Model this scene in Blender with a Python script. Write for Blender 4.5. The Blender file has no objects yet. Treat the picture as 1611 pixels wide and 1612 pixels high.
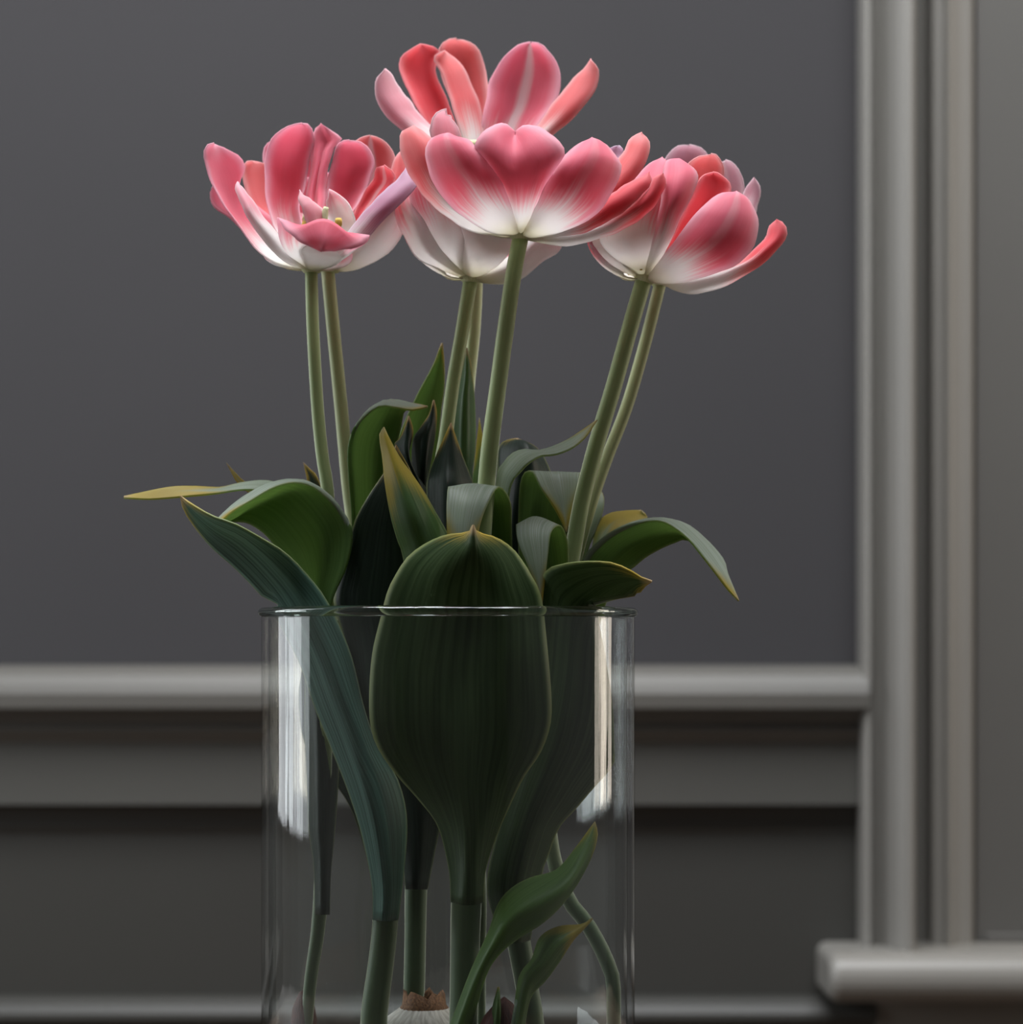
import bpy, bmesh, math, random
from mathutils import Vector
random.seed(4)
scene = bpy.context.scene
C = scene.collection

# ------------------------------------------------------------------ camera, light, exposure
CAM_Z = 1.0            # eye height of the camera, metres
CAM_D = 1.2            # camera to vase axis
FPX = 4000.0           # focal length in pixels of the 1611 px wide frame
HOR = 1005.0           # picture row of the eye level
W, H = 1611.0, 1612.0
cam_data = bpy.data.cameras.new('camera')
cam = bpy.data.objects.new('camera', cam_data)
C.objects.link(cam)
cam.location = (0, -CAM_D, CAM_Z)
cam.rotation_euler = (math.radians(90), 0, 0)
cam_data.sensor_fit = 'HORIZONTAL'
cam_data.sensor_width = 36.0
cam_data.lens = FPX / W * 36.0
cam_data.shift_y = -(H / 2 - HOR) / W
cam_data.clip_start = 0.05
cam_data.dof.use_dof = True
cam_data.dof.focus_distance = 1.155
cam_data.dof.aperture_fstop = 10.5
scene.camera = cam

world = bpy.data.worlds.new('world')
scene.world = world
world.use_nodes = True
bg = world.node_tree.nodes['Background']
bg.inputs['Color'].default_value = (0.80, 0.88, 1.0, 1)
bg.inputs['Strength'].default_value = 0.6

def area(name, loc, rot, sx, sy, power, col):
    l = bpy.data.lights.new(name, 'AREA')
    l.shape = 'RECTANGLE'
    l.size, l.size_y = sx, sy
    l.energy = power
    l.color = col
    o = bpy.data.objects.new(name, l)
    C.objects.link(o)
    o.location = loc
    o.rotation_euler = rot
    return o
R90 = math.radians(90)
# daylight standing in the window openings of the room
area('daylight_left_window', (-1.66, 0.60, 1.65), (0, -R90, 0), 1.8, 0.96, 28, (0.93, 0.97, 1.0))
area('daylight_right_window', (1.96, 0.80, 1.65), (0, R90, 0), 1.8, 0.60, 22, (1.0, 0.86, 0.70))
area('daylight_rooflight', (0.0, 0.0, 2.80), (0, 0, 0), 1.7, 1.2, 106, (0.96, 0.98, 1.0))

vs = scene.view_settings
vs.view_transform = 'Standard'
vs.look = 'None'
vs.exposure = 0.0
vs.gamma = 1.0
vs.use_curve_mapping = False

# ------------------------------------------------------------------ material helpers
def new_mat(name):
    m = bpy.data.materials.new(name)
    m.use_nodes = True
    nt = m.node_tree
    nt.nodes.clear()
    out = nt.nodes.new('ShaderNodeOutputMaterial')
    return m, nt, out
def N(nt, kind, **kw):
    n = nt.nodes.new(kind)
    for k, v in kw.items():
        setattr(n, k, v)
    return n
def mathn(nt, op, a, b=None, clamp=False):
    n = nt.nodes.new('ShaderNodeMath'); n.operation = op; n.use_clamp = clamp
    for i, v in enumerate((a, b)):
        if v is None: continue
        if isinstance(v, (int, float)): n.inputs[i].default_value = v
        else: nt.links.new(v, n.inputs[i])
    return n.outputs[0]
def smooth(nt, v, lo, hi, a=0.0, b=1.0):
    n = nt.nodes.new('ShaderNodeMapRange'); n.interpolation_type = 'SMOOTHSTEP'
    nt.links.new(v, n.inputs['Value'])
    for k, x in (('From Min', lo), ('From Max', hi), ('To Min', a), ('To Max', b)):
        n.inputs[k].default_value = x
    return n.outputs[0]
def mixc(nt, f, a, b):
    n = nt.nodes.new('ShaderNodeMix'); n.data_type = 'RGBA'
    if isinstance(f, (int, float)): n.inputs[0].default_value = f
    else: nt.links.new(f, n.inputs[0])
    for i, v in ((6, a), (7, b)):
        if isinstance(v, tuple): n.inputs[i].default_value = v + (1,) if len(v) == 3 else v
        else: nt.links.new(v, n.inputs[i])
    return n.outputs[2]

def paint_mat(name, col, rough=0.55, bump=0.15, scale=120):
    m, nt, out = new_mat(name)
    b = N(nt, 'ShaderNodeBsdfPrincipled')
    tc = N(nt, 'ShaderNodeTexCoord')
    nz = N(nt, 'ShaderNodeTexNoise'); nz.inputs['Scale'].default_value = 3.0; nz.inputs['Detail'].default_value = 4
    nt.links.new(tc.outputs['Object'], nz.inputs['Vector'])
    c = mixc(nt, nz.outputs['Fac'], tuple(x * 0.9 for x in col), tuple(x * 1.1 for x in col))
    nt.links.new(c, b.inputs['Base Color'])
    b.inputs['Roughness'].default_value = rough
    n2 = N(nt, 'ShaderNodeTexNoise'); n2.inputs['Scale'].default_value = scale
    nt.links.new(tc.outputs['Object'], n2.inputs['Vector'])
    bp = N(nt, 'ShaderNodeBump'); bp.inputs['Strength'].default_value = bump; bp.inputs['Distance'].default_value = 0.001
    nt.links.new(n2.outputs['Fac'], bp.inputs['Height'])
    nt.links.new(bp.outputs[0], b.inputs['Normal'])
    nt.links.new(b.outputs[0], out.inputs[0])
    return m

def wood_mat(name, c1, c2):
    m, nt, out = new_mat(name)
    b = N(nt, 'ShaderNodeBsdfPrincipled')
    tc = N(nt, 'ShaderNodeTexCoord')
    mp = N(nt, 'ShaderNodeMapping'); mp.inputs['Scale'].default_value = (2, 30, 30)
    nt.links.new(tc.outputs['Object'], mp.inputs[0])
    nz = N(nt, 'ShaderNodeTexNoise'); nz.inputs['Scale'].default_value = 2.0; nz.inputs['Detail'].default_value = 6
    nt.links.new(mp.outputs[0], nz.inputs['Vector'])
    nt.links.new(mixc(nt, nz.outputs['Fac'], c1, c2), b.inputs['Base Color'])
    b.inputs['Roughness'].default_value = 0.5
    nt.links.new(b.outputs[0], out.inputs[0])
    return m

_pm = {}
TONES = {   # (pink, deep pink, pale margin)
    'rose': ((0.81, 0.225, 0.315), (0.74, 0.105, 0.165), (0.80, 0.52, 0.61)),
    'red': ((0.78, 0.12, 0.15), (0.68, 0.03, 0.05), (0.80, 0.33, 0.36)),
    'salmon': ((0.80, 0.23, 0.235), (0.72, 0.10, 0.12), (0.82, 0.52, 0.53)),
    'pale': ((0.78, 0.44, 0.50), (0.74, 0.26, 0.33), (0.80, 0.66, 0.70)),
    'mauve': ((0.60, 0.36, 0.43), (0.58, 0.22, 0.29), (0.72, 0.58, 0.63)),
    'lavender': ((0.56, 0.34, 0.47), (0.60, 0.22, 0.34), (0.70, 0.58, 0.70)),
}
def petal_mat(tone='rose', white=0.42, stripe=0.0):
    key = (tone, round(white, 2), round(stripe, 2))
    if key in _pm: return _pm[key]
    pink, deep, pale = TONES[tone]
    m, nt, out = new_mat('petal_%s_%d_%d' % (tone, int(white * 100), int(stripe * 100)))
    uv = N(nt, 'ShaderNodeUVMap'); sp = N(nt, 'ShaderNodeSeparateXYZ')
    nt.links.new(uv.outputs[0], sp.inputs[0])
    u, v = sp.outputs[0], sp.outputs[1]
    oi = N(nt, 'ShaderNodeObjectInfo')
    cb = N(nt, 'ShaderNodeCombineXYZ')
    nt.links.new(mathn(nt, 'MULTIPLY', u, 26.0), cb.inputs[0])
    nt.links.new(mathn(nt, 'MULTIPLY', v, 1.6), cb.inputs[1])
    nt.links.new(mathn(nt, 'MULTIPLY', oi.outputs['Random'], 40.0), cb.inputs[2])
    st = N(nt, 'ShaderNodeTexNoise'); st.inputs['Scale'].default_value = 1.0; st.inputs['Detail'].default_value = 5
    st.inputs['Roughness'].default_value = 0.65
    nt.links.new(cb.outputs[0], st.inputs['Vector'])
    streak = mathn(nt, 'SUBTRACT', st.outputs['Fac'], 0.5)
    a = mathn(nt, 'ABSOLUTE', mathn(nt, 'MULTIPLY', mathn(nt, 'SUBTRACT', u, 0.5), 2.0))
    # the pink begins higher up in the middle of the petal than on its flanks
    vv = mathn(nt, 'ADD', v, mathn(nt, 'MULTIPLY', streak, 0.42))
    vv = mathn(nt, 'ADD', vv, mathn(nt, 'MULTIPLY', mathn(nt, 'SUBTRACT', a, 0.5), 0.10))
    pk = smooth(nt, vv, white - 0.15, white + 0.15)
    dp = smooth(nt, vv, white + 0.08, white + 0.42, 0.48, 0.0)
    col = mixc(nt, dp, pink, deep)
    col = mixc(nt, mathn(nt, 'MULTIPLY', smooth(nt, a, 0.60, 1.0), 0.70), col, pale)
    col = mixc(nt, mathn(nt, 'MULTIPLY', smooth(nt, v, 0.86, 1.0), 0.45), col, pale)
    if stripe > 0:
        sa = mathn(nt, 'ADD', a, mathn(nt, 'MULTIPLY', streak, 0.3))
        col = mixc(nt, mathn(nt, 'MULTIPLY', smooth(nt, sa, 0.05, 0.24, 1.0, 0.0), stripe), col, (0.80, 0.68, 0.70))
    base = mixc(nt, smooth(nt, v, 0.0, 0.28), (0.72, 0.70, 0.56), (0.79, 0.775, 0.765))
    col = mixc(nt, pk, base, col)
    df = N(nt, 'ShaderNodeBsdfPrincipled'); df.inputs['Roughness'].default_value = 0.5
    df.inputs['Specular IOR Level'].default_value = 0.25
    df.inputs['Sheen Weight'].default_value = 0.25
    tr = N(nt, 'ShaderNodeBsdfTranslucent')
    nt.links.new(col, df.inputs['Base Color']); nt.links.new(mixc(nt, 0.16, col, (1.0, 0.95, 0.95)), tr.inputs['Color'])
    bp = N(nt, 'ShaderNodeBump'); bp.inputs['Strength'].default_value = 0.25; bp.inputs['Distance'].default_value = 0.0008
    nt.links.new(st.outputs['Fac'], bp.inputs['Height'])
    nt.links.new(bp.outputs[0], df.inputs['Normal'])
    mx = N(nt, 'ShaderNodeMixShader'); mx.inputs[0].default_value = 0.56
    nt.links.new(df.outputs[0], mx.inputs[1]); nt.links.new(tr.outputs[0], mx.inputs[2])
    nt.links.new(mx.outputs[0], out.inputs[0])
    _pm[key] = m
    return m

_lm = {}
def leaf_mat(yellow=0.92, tone='mid'):
    """yellow: share of the length after which the leaf turns yellow."""
    key = (round(yellow, 2), tone)
    if key in _lm: return _lm[key]
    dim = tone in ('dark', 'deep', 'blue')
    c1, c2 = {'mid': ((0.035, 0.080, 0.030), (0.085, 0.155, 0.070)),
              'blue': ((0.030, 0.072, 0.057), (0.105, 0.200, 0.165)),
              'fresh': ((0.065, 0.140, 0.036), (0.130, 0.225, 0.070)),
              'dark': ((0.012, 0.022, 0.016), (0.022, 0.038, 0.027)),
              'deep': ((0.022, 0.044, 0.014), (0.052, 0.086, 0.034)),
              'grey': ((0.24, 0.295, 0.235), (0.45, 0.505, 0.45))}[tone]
    m, nt, out = new_mat('leaf_%s_%d' % (tone, int(yellow * 100)))
    uv = N(nt, 'ShaderNodeUVMap'); sp = N(nt, 'ShaderNodeSeparateXYZ')
    nt.links.new(uv.outputs[0], sp.inputs[0])
    u, v = sp.outputs[0], sp.outputs[1]
    oi = N(nt, 'ShaderNodeObjectInfo')
    cb = N(nt, 'ShaderNodeCombineXYZ')
    nt.links.new(mathn(nt, 'MULTIPLY', u, 34.0), cb.inputs[0])
    nt.links.new(mathn(nt, 'MULTIPLY', v, 2.2), cb.inputs[1])
    nt.links.new(mathn(nt, 'MULTIPLY', oi.outputs['Random'], 40.0), cb.inputs[2])
    st = N(nt, 'ShaderNodeTexNoise'); st.inputs['Scale'].default_value = 1.0; st.inputs['Detail'].default_value = 5
    nt.links.new(cb.outputs[0], st.inputs['Vector'])
    big = N(nt, 'ShaderNodeTexNoise'); big.inputs['Scale'].default_value = 2.5
    nt.links.new(uv.outputs[0], big.inputs['Vector'])
    a = mathn(nt, 'ABSOLUTE', mathn(nt, 'MULTIPLY', mathn(nt, 'SUBTRACT', u, 0.5), 2.0))
    col = mixc(nt, smooth(nt, st.outputs['Fac'], 0.3, 0.7), c1, c2)
    ylw = (0.42, 0.30, 0.045)
    edge = mathn(nt, 'MULTIPLY', smooth(nt, a, 0.93, 1.0), 0.55)
    col = mixc(nt, edge, col, (0.30, 0.34, 0.13))
    vv = mathn(nt, 'ADD', v, mathn(nt, 'MULTIPLY', mathn(nt, 'SUBTRACT', st.outputs['Fac'], 0.5), 0.22))
    vv = mathn(nt, 'ADD', vv, mathn(nt, 'MULTIPLY', mathn(nt, 'SUBTRACT', a, 0.6), 0.12))
    col = mixc(nt, smooth(nt, vv, yellow - 0.06, yellow + 0.06), col, ylw)
    col = mixc(nt, smooth(nt, v, 0.965, 1.0), col, (0.50, 0.36, 0.20))
    df = N(nt, 'ShaderNodeBsdfPrincipled'); df.inputs['Roughness'].default_value = 0.42
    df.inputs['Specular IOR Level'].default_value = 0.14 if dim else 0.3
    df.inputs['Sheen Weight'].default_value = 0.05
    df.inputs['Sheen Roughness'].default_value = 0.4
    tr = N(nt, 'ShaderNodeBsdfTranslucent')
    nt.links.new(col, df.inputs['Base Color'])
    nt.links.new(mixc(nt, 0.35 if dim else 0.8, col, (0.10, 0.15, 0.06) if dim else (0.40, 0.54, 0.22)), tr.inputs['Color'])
    bp = N(nt, 'ShaderNodeBump'); bp.inputs['Strength'].default_value = 0.3; bp.inputs['Distance'].default_value = 0.0006
    nt.links.new(st.outputs['Fac'], bp.inputs['Height'])
    nt.links.new(bp.outputs[0], df.inputs['Normal'])
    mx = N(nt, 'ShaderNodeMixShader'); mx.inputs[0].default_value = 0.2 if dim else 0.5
    nt.links.new(df.outputs[0], mx.inputs[1]); nt.links.new(tr.outputs[0], mx.inputs[2])
    nt.links.new(mx.outputs[0], out.inputs[0])
    _lm[key] = m
    return m

def stem_mat(name, c1, c2):
    m, nt, out = new_mat(name)
    uv = N(nt, 'ShaderNodeUVMap')
    mp = N(nt, 'ShaderNodeMapping'); mp.inputs['Scale'].default_value = (20, 3, 1)
    nt.links.new(uv.outputs[0], mp.inputs[0])
    nz = N(nt, 'ShaderNodeTexNoise'); nz.inputs['Scale'].default_value = 1.0; nz.inputs['Detail'].default_value = 4
    nt.links.new(mp.outputs[0], nz.inputs['Vector'])
    b = N(nt, 'ShaderNodeBsdfPrincipled')
    spx = N(nt, 'ShaderNodeSeparateXYZ'); nt.links.new(uv.outputs[0], spx.inputs[0])
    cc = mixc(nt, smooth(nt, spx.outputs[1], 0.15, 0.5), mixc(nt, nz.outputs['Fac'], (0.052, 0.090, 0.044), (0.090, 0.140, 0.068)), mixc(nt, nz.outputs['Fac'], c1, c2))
    nt.links.new(cc, b.inputs['Base Color'])
    b.inputs['Roughness'].default_value = 0.5
    b.inputs['Sheen Weight'].default_value = 1.0
    b.inputs['Sheen Roughness'].default_value = 0.35
    b.inputs['Sheen Tint'].default_value = (0.95, 1.0, 0.82, 1)
    b.inputs['Specular IOR Level'].default_value = 0.35
    nt.links.new(b.outputs[0], out.inputs[0])
    return m

def skin_mat(name, c1, c2, scale=60):
    m, nt, out = new_mat(name)
    uv = N(nt, 'ShaderNodeUVMap')
    mp = N(nt, 'ShaderNodeMapping'); mp.inputs['Scale'].default_value = (scale, scale / 8, 1)
    nt.links.new(uv.outputs[0], mp.inputs[0])
    nz = N(nt, 'ShaderNodeTexNoise'); nz.inputs['Scale'].default_value = 1.0; nz.inputs['Detail'].default_value = 6
    nt.links.new(mp.outputs[0], nz.inputs['Vector'])
    b = N(nt, 'ShaderNodeBsdfPrincipled')
    nt.links.new(mixc(nt, smooth(nt, nz.outputs['Fac'], 0.3, 0.7), c1, c2), b.inputs['Base Color'])
    b.inputs['Roughness'].default_value = 0.7
    bp = N(nt, 'ShaderNodeBump'); bp.inputs['Strength'].default_value = 0.6; bp.inputs['Distance'].default_value = 0.001
    nt.links.new(nz.outputs['Fac'], bp.inputs['Height'])
    nt.links.new(bp.outputs[0], b.inputs['Normal'])
    nt.links.new(b.outputs[0], out.inputs[0])
    return m

def thin_glass(name):
    m, nt, out = new_mat(name)
    lw = N(nt, 'ShaderNodeLayerWeight'); lw.inputs['Blend'].default_value = 0.5
    fr = mathn(nt, 'ADD', mathn(nt, 'MULTIPLY', mathn(nt, 'POWER', lw.outputs['Facing'], 5.0), 0.96), 0.04)
    t = N(nt, 'ShaderNodeBsdfTransparent'); t.inputs['Color'].default_value = (0.955, 0.97, 0.965, 1)
    g = N(nt, 'ShaderNodeBsdfGlossy'); g.inputs['Roughness'].default_value = 0.015
    tc = N(nt, 'ShaderNodeTexCoord'); mp = N(nt, 'ShaderNodeMapping'); mp.inputs['Scale'].default_value = (140, 140, 6)
    nt.links.new(tc.outputs['Object'], mp.inputs[0])
    nz = N(nt, 'ShaderNodeTexNoise'); nz.inputs['Scale'].default_value = 1.0; nz.inputs['Detail'].default_value = 2
    nt.links.new(mp.outputs[0], nz.inputs['Vector'])
    bp = N(nt, 'ShaderNodeBump'); bp.inputs['Strength'].default_value = 0.35; bp.inputs['Distance'].default_value = 0.0004
    nt.links.new(nz.outputs['Fac'], bp.inputs['Height']); nt.links.new(bp.outputs[0], g.inputs['Normal'])
    mx = N(nt, 'ShaderNodeMixShader')
    nt.links.new(fr, mx.inputs[0])
    nt.links.new(t.outputs[0], mx.inputs[1]); nt.links.new(g.outputs[0], mx.inputs[2])
    nt.links.new(mx.outputs[0], out.inputs[0])
    return m
def solid_glass(name):
    m, nt, out = new_mat(name)
    g = N(nt, 'ShaderNodeBsdfGlass'); g.inputs['IOR'].default_value = 1.5; g.inputs['Roughness'].default_value = 0.0
    g.inputs['Color'].default_value = (0.93, 0.97, 0.95, 1)
    nt.links.new(g.outputs[0], out.inputs[0])
    return m

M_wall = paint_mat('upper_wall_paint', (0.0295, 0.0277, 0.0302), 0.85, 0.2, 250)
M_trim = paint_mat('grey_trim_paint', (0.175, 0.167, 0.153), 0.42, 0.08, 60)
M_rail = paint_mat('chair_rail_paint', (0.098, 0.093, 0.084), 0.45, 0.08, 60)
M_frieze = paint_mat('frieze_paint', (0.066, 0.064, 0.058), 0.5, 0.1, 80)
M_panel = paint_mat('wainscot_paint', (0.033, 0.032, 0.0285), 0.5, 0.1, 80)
M_shutter = paint_mat('shutter_paint', (0.078, 0.075, 0.070), 0.5, 0.08, 60)
M_ceil = paint_mat('ceiling_paint', (0.45, 0.45, 0.45), 0.8)
M_dim = paint_mat('room_paint', (0.20, 0.197, 0.195), 0.8)
M_front = paint_mat('far_wall_paint', (0.07, 0.068, 0.07), 0.8)
M_floor = wood_mat('floor_boards', (0.08, 0.05, 0.03), (0.14, 0.09, 0.055))
M_table = wood_mat('dark_table_wood', (0.045, 0.028, 0.018), (0.09, 0.055, 0.035))
M_glass = thin_glass('vase_glass')
M_rim = solid_glass('vase_rim_glass')
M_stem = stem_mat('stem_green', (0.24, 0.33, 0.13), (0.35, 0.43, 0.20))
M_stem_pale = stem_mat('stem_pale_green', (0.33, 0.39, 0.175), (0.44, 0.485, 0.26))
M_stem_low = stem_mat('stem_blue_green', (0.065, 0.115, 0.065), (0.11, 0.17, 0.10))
M_bulb = skin_mat('bulb_white_flesh', (0.36, 0.34, 0.30), (0.60, 0.57, 0.52))
M_skin = skin_mat('bulb_brown_skin', (0.035, 0.007, 0.006), (0.085, 0.020, 0.014))
M_rust = skin_mat('bulb_rust_skin', (0.12, 0.05, 0.018), (0.26, 0.12, 0.045))
M_yellow = skin_mat('anther_yellow', (0.55, 0.36, 0.05), (0.70, 0.50, 0.10))
M_pistil = skin_mat('pistil_cream', (0.55, 0.58, 0.32), (0.70, 0.70, 0.45))

# ------------------------------------------------------------------ mesh helpers
def link_mesh(name, verts, faces, mat, parent=None, uvs=None, smooth_on=True):
    me = bpy.data.meshes.new(name)
    me.from_pydata([tuple(v) for v in verts], [], faces)
    if uvs is not None:
        lay = me.uv_layers.new(name='UVMap')
        for p in me.polygons:
            for li in p.loop_indices:
                lay.data[li].uv = uvs[me.loops[li].vertex_index]
    if smooth_on:
        me.polygons.foreach_set('use_smooth', [True] * len(me.polygons))
    me.materials.append(mat)
    o = bpy.data.objects.new(name, me)
    C.objects.link(o)
    if parent is not None:
        o.parent = parent
        if parent.type == 'EMPTY':
            o.matrix_parent_inverse = parent.matrix_basis.inverted()
    return o
def box_geo(x0, x1, y0, y1, z0, z1):
    v = [(x, y, z) for x in (x0, x1) for y in (y0, y1) for z in (z0, z1)]
    f = [(0, 1, 3, 2), (4, 6, 7, 5), (0, 4, 5, 1), (2, 3, 7, 6), (0, 2, 6, 4), (1, 5, 7, 3)]
    return v, f
def box(name, x0, x1, y0, y1, z0, z1, mat, parent=None, bevel=0.0):
    v, f = box_geo(x0, x1, y0, y1, z0, z1)
    o = link_mesh(name, v, f, mat, parent, smooth_on=False)
    if bevel:
        b = o.modifiers.new('bevel', 'BEVEL'); b.width = bevel; b.segments = 3
    return o
def boxes(name, lst, mat, parent=None):
    V, F = [], []
    for q in lst:
        v, f = box_geo(*q); n = len(V)
        V += v; F += [tuple(i + n for i in g) for g in f]
    return link_mesh(name, V, F, mat, parent, smooth_on=False)
def sweep(name, prof, axis, a, b, mat, parent=None):
    """closed profile [(across, out)] drawn along an axis: axis 'x' -> across is z, axis 'z' -> across is x; out is towards the room (-y)."""
    n = len(prof); V = []
    for e in (a, b):
        for p, q in prof:
            V.append((e, q, p) if axis == 'x' else (p, q, e))
    F = [(i, (i + 1) % n, n + (i + 1) % n, n + i) for i in range(n)]
    F += [tuple(range(n - 1, -1, -1)), tuple(range(n, 2 * n))]
    o = link_mesh(name, V, F, mat, parent, smooth_on=False)
    bm = bmesh.new(); bm.from_mesh(o.data); bmesh.ops.recalc_face_normals(bm, faces=bm.faces); bm.to_mesh(o.data); bm.free()
    return o
def thing(name, label, cat, loc=(0, 0, 0), group=None):
    o = bpy.data.objects.new(name, None); C.objects.link(o)
    o.location = loc; o.empty_display_size = 0.02
    o['label'] = label; o['category'] = cat
    if group: o['group'] = group
    return o
def struct(o):
    o['kind'] = 'structure'
    return o

MM = 0.001
def pt(x, y, d):
    """the point of the place seen at picture column x, row y, that stands d millimetres behind the vase axis"""
    k = (CAM_D + d * MM) / FPX
    return Vector(((x - W / 2) * k, d * MM, CAM_Z - (y - HOR) * k))

def cr(points, n):
    """catmull-rom through points (Vectors), resampled evenly to n+1 points"""
    P = [Vector(p) for p in points]
    if len(P) == 2:
        return [P[0].lerp(P[1], i / n) for i in range(n + 1)]
    Q = [P[0] * 2 - P[1]] + P + [P[-1] * 2 - P[-2]]
    dense = []
    for i in range(1, len(Q) - 2):
        p0, p1, p2, p3 = Q[i - 1:i + 3]
        for s in range(16):
            t = s / 16
            dense.append(0.5 * ((2 * p1) + (p2 - p0) * t + (2 * p0 - 5 * p1 + 4 * p2 - p3) * t * t + (3 * p1 - p0 - 3 * p2 + p3) * t ** 3))
    dense.append(P[-1])
    L = [0.0]
    for i in range(1, len(dense)):
        L.append(L[-1] + max((dense[i] - dense[i - 1]).length, 1e-9))
    out, j = [], 0
    for i in range(n + 1):
        s = L[-1] * i / n
        while j < len(L) - 2 and L[j + 1] < s: j += 1
        out.append(dense[j].lerp(dense[j + 1], min(1, max(0, (s - L[j]) / (L[j + 1] - L[j])))))
    return out

# vase: axis, radius, rim height
VX = (706 - W / 2) * CAM_D / FPX
VR = 0.0880
V_TOP = CAM_Z - (957 - HOR) * CAM_D / FPX
V_BOT = 0.785
IN_R = VR - 0.0062
def keep_in(p, extra=0.0):
    """things that stand in the vase stay inside its wall"""
    if p.z < V_TOP + 0.004:
        r = math.hypot(p.x - VX, p.y)
        if r > IN_R - extra:
            s = (IN_R - extra) / r
            p = Vector((VX + (p.x - VX) * s, p.y * s, p.z))
    return p

def patch(name, curves, mat, parent, thick=0.6, nu=14, nv=30, bulge=0.0, inside=0, wave=0.0, rev=False, crease=0.0, power=1.0, back=None, ruffle=0.0):
    """a petal or leaf: a smooth skin through curves that run from base to tip, given as (x, y, d)"""
    cs = [cr([pt(*p) for p in c], nv) for c in curves]
    if ruffle:
        for c in (cs[0], cs[-1]):
            f1, f2, g1, g2 = [random.uniform(.6, 1.4) for _ in range(4)]
            for j, p in enumerate(c):
                t = j / nv
                a = ruffle * MM * min(1, t * 1.6) ** 1.5
                p.z += a * (math.sin(t * 17 * f1 + g1 * 9) * .5 + math.sin(t * 43 * f2 + g2 * 7) * .35)
                p.x += a * (math.sin(t * 21 * f2 + g1 * 5) * .5 + math.sin(t * 37 * f1 + g2 * 8) * .3)
                p.y += a * 1.6 * math.sin(t * 13 * f1 + g2 * 4)
    V, UV, F = [], [], []
    ph = random.random() * 6
    for j in range(nv + 1):
        t = j / nv
        row = [c[j] for c in cs]
        # spread across: catmull-rom between the curves
        pts = cr(row, nu) if len(row) > 2 else [row[0].lerp(row[1], i / nu) for i in range(nu + 1)]
        for i, p in enumerate(pts):
            u = i / nu
            q = Vector(p)
            arch = 4 * u * (1 - u)
            q.y += bulge * MM * arch * (math.sin(math.pi * min(1, max(0, t * 0.92 + 0.04))) ** power)
            q.y += crease * MM * max(0, 1 - abs(u - 0.5) * 5) * math.sin(math.pi * t)
            if wave:
                q.y += wave * MM * math.sin(t * 11 + ph + u * 3) * (abs(u - 0.5) * 2) ** 2 * math.sin(math.pi * t)
            if inside and t < inside: q = keep_in(q)
            V.append(q); UV.append((u, t))
    k = nu + 1
    for j in range(nv):
        for i in range(nu):
            q = (j * k + i, j * k + i + 1, (j + 1) * k + i + 1, (j + 1) * k + i)
            F.append(q[::-1] if rev else q)
    o = link_mesh(name, V, F, mat, parent, UV)
    s = o.modifiers.new('thickness', 'SOLIDIFY'); s.thickness = thick * MM; s.offset = 0.0
    if back is not None:
        o.data.materials.append(back); s.material_offset = 1; s.material_offset_rim = 0
    return o

def tube(name, path, mat, parent, sides=14, n=40, inside=True, r_scale=1.0):
    """path: (x, y, d, radius px)"""
    c = cr([pt(*p[:3]) for p in path], n)
    # radius along the path
    P = [pt(*p[:3]) for p in path]; L = [0.0]
    for i in range(1, len(P)): L.append(L[-1] + (P[i] - P[i - 1]).length)
    V, UV, F = [], [], []
    if inside: c = [keep_in(p, 0.003) for p in c]
    for j in range(n + 1):
        s = L[-1] * j / n; i = 0
        while i < len(L) - 2 and L[i + 1] < s: i += 1
        f = (s - L[i]) / (L[i + 1] - L[i])
        r = (path[i][3] * (1 - f) + path[i + 1][3] * f) * CAM_D / FPX * r_scale
        t = (c[min(j + 1, n)] - c[max(j - 1, 0)]).normalized()
        a = t.cross(Vector((0, 1, 0)))
        a = a.normalized() if a.length > 1e-4 else Vector((1, 0, 0))
        b = t.cross(a)
        for k in range(sides):
            g = 2 * math.pi * k / sides
            V.append(c[j] + a * r * math.cos(g) + b * r * math.sin(g)); UV.append((k / sides, j / n))
    for j in range(n):
        for k in range(sides):
            F.append((j * sides + k, j * sides + (k + 1) % sides, (j + 1) * sides + (k + 1) % sides, (j + 1) * sides + k))
    F.append(tuple(range(sides - 1, -1, -1))); F.append(tuple(n * sides + k for k in range(sides)))
    return link_mesh(name, V, F, mat, parent, UV)

def lathe(name, prof, center, mat, parent, seg=96, closed=True, wobble=0.0, axis=None):
    V, UV, F = [], [], []; n = len(prof)
    rnd = [random.uniform(-1, 1) for _ in range(8)]
    for j, (r, z) in enumerate(prof):
        for k in range(seg):
            g = 2 * math.pi * k / seg
            w = 1 + wobble * (math.sin(2 * g + rnd[0] * 3) * rnd[1] + math.sin(3 * g + rnd[2] * 3) * rnd[3])
            p = Vector((r * w * math.cos(g), r * w * math.sin(g), z))
            if axis is not None: p = Vector((0, 0, 1)).rotation_difference(axis) @ p
            V.append(Vector(center) + p); UV.append((k / seg, j / max(1, n - 1)))
    m = n if closed else n - 1
    for j in range(m):
        for k in range(seg):
            a, b = j * seg + k, j * seg + (k + 1) % seg
            c, d = ((j + 1) % n) * seg + (k + 1) % seg, ((j + 1) % n) * seg + k
            F.append((a, b, c, d))
    o = link_mesh(name, V, F, mat, parent, UV)
    bm = bmesh.new(); bm.from_mesh(o.data); bmesh.ops.remove_doubles(bm, verts=bm.verts, dist=1e-6)
    bmesh.ops.recalc_face_normals(bm, faces=bm.faces); bm.to_mesh(o.data); bm.free()
    return o

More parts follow.
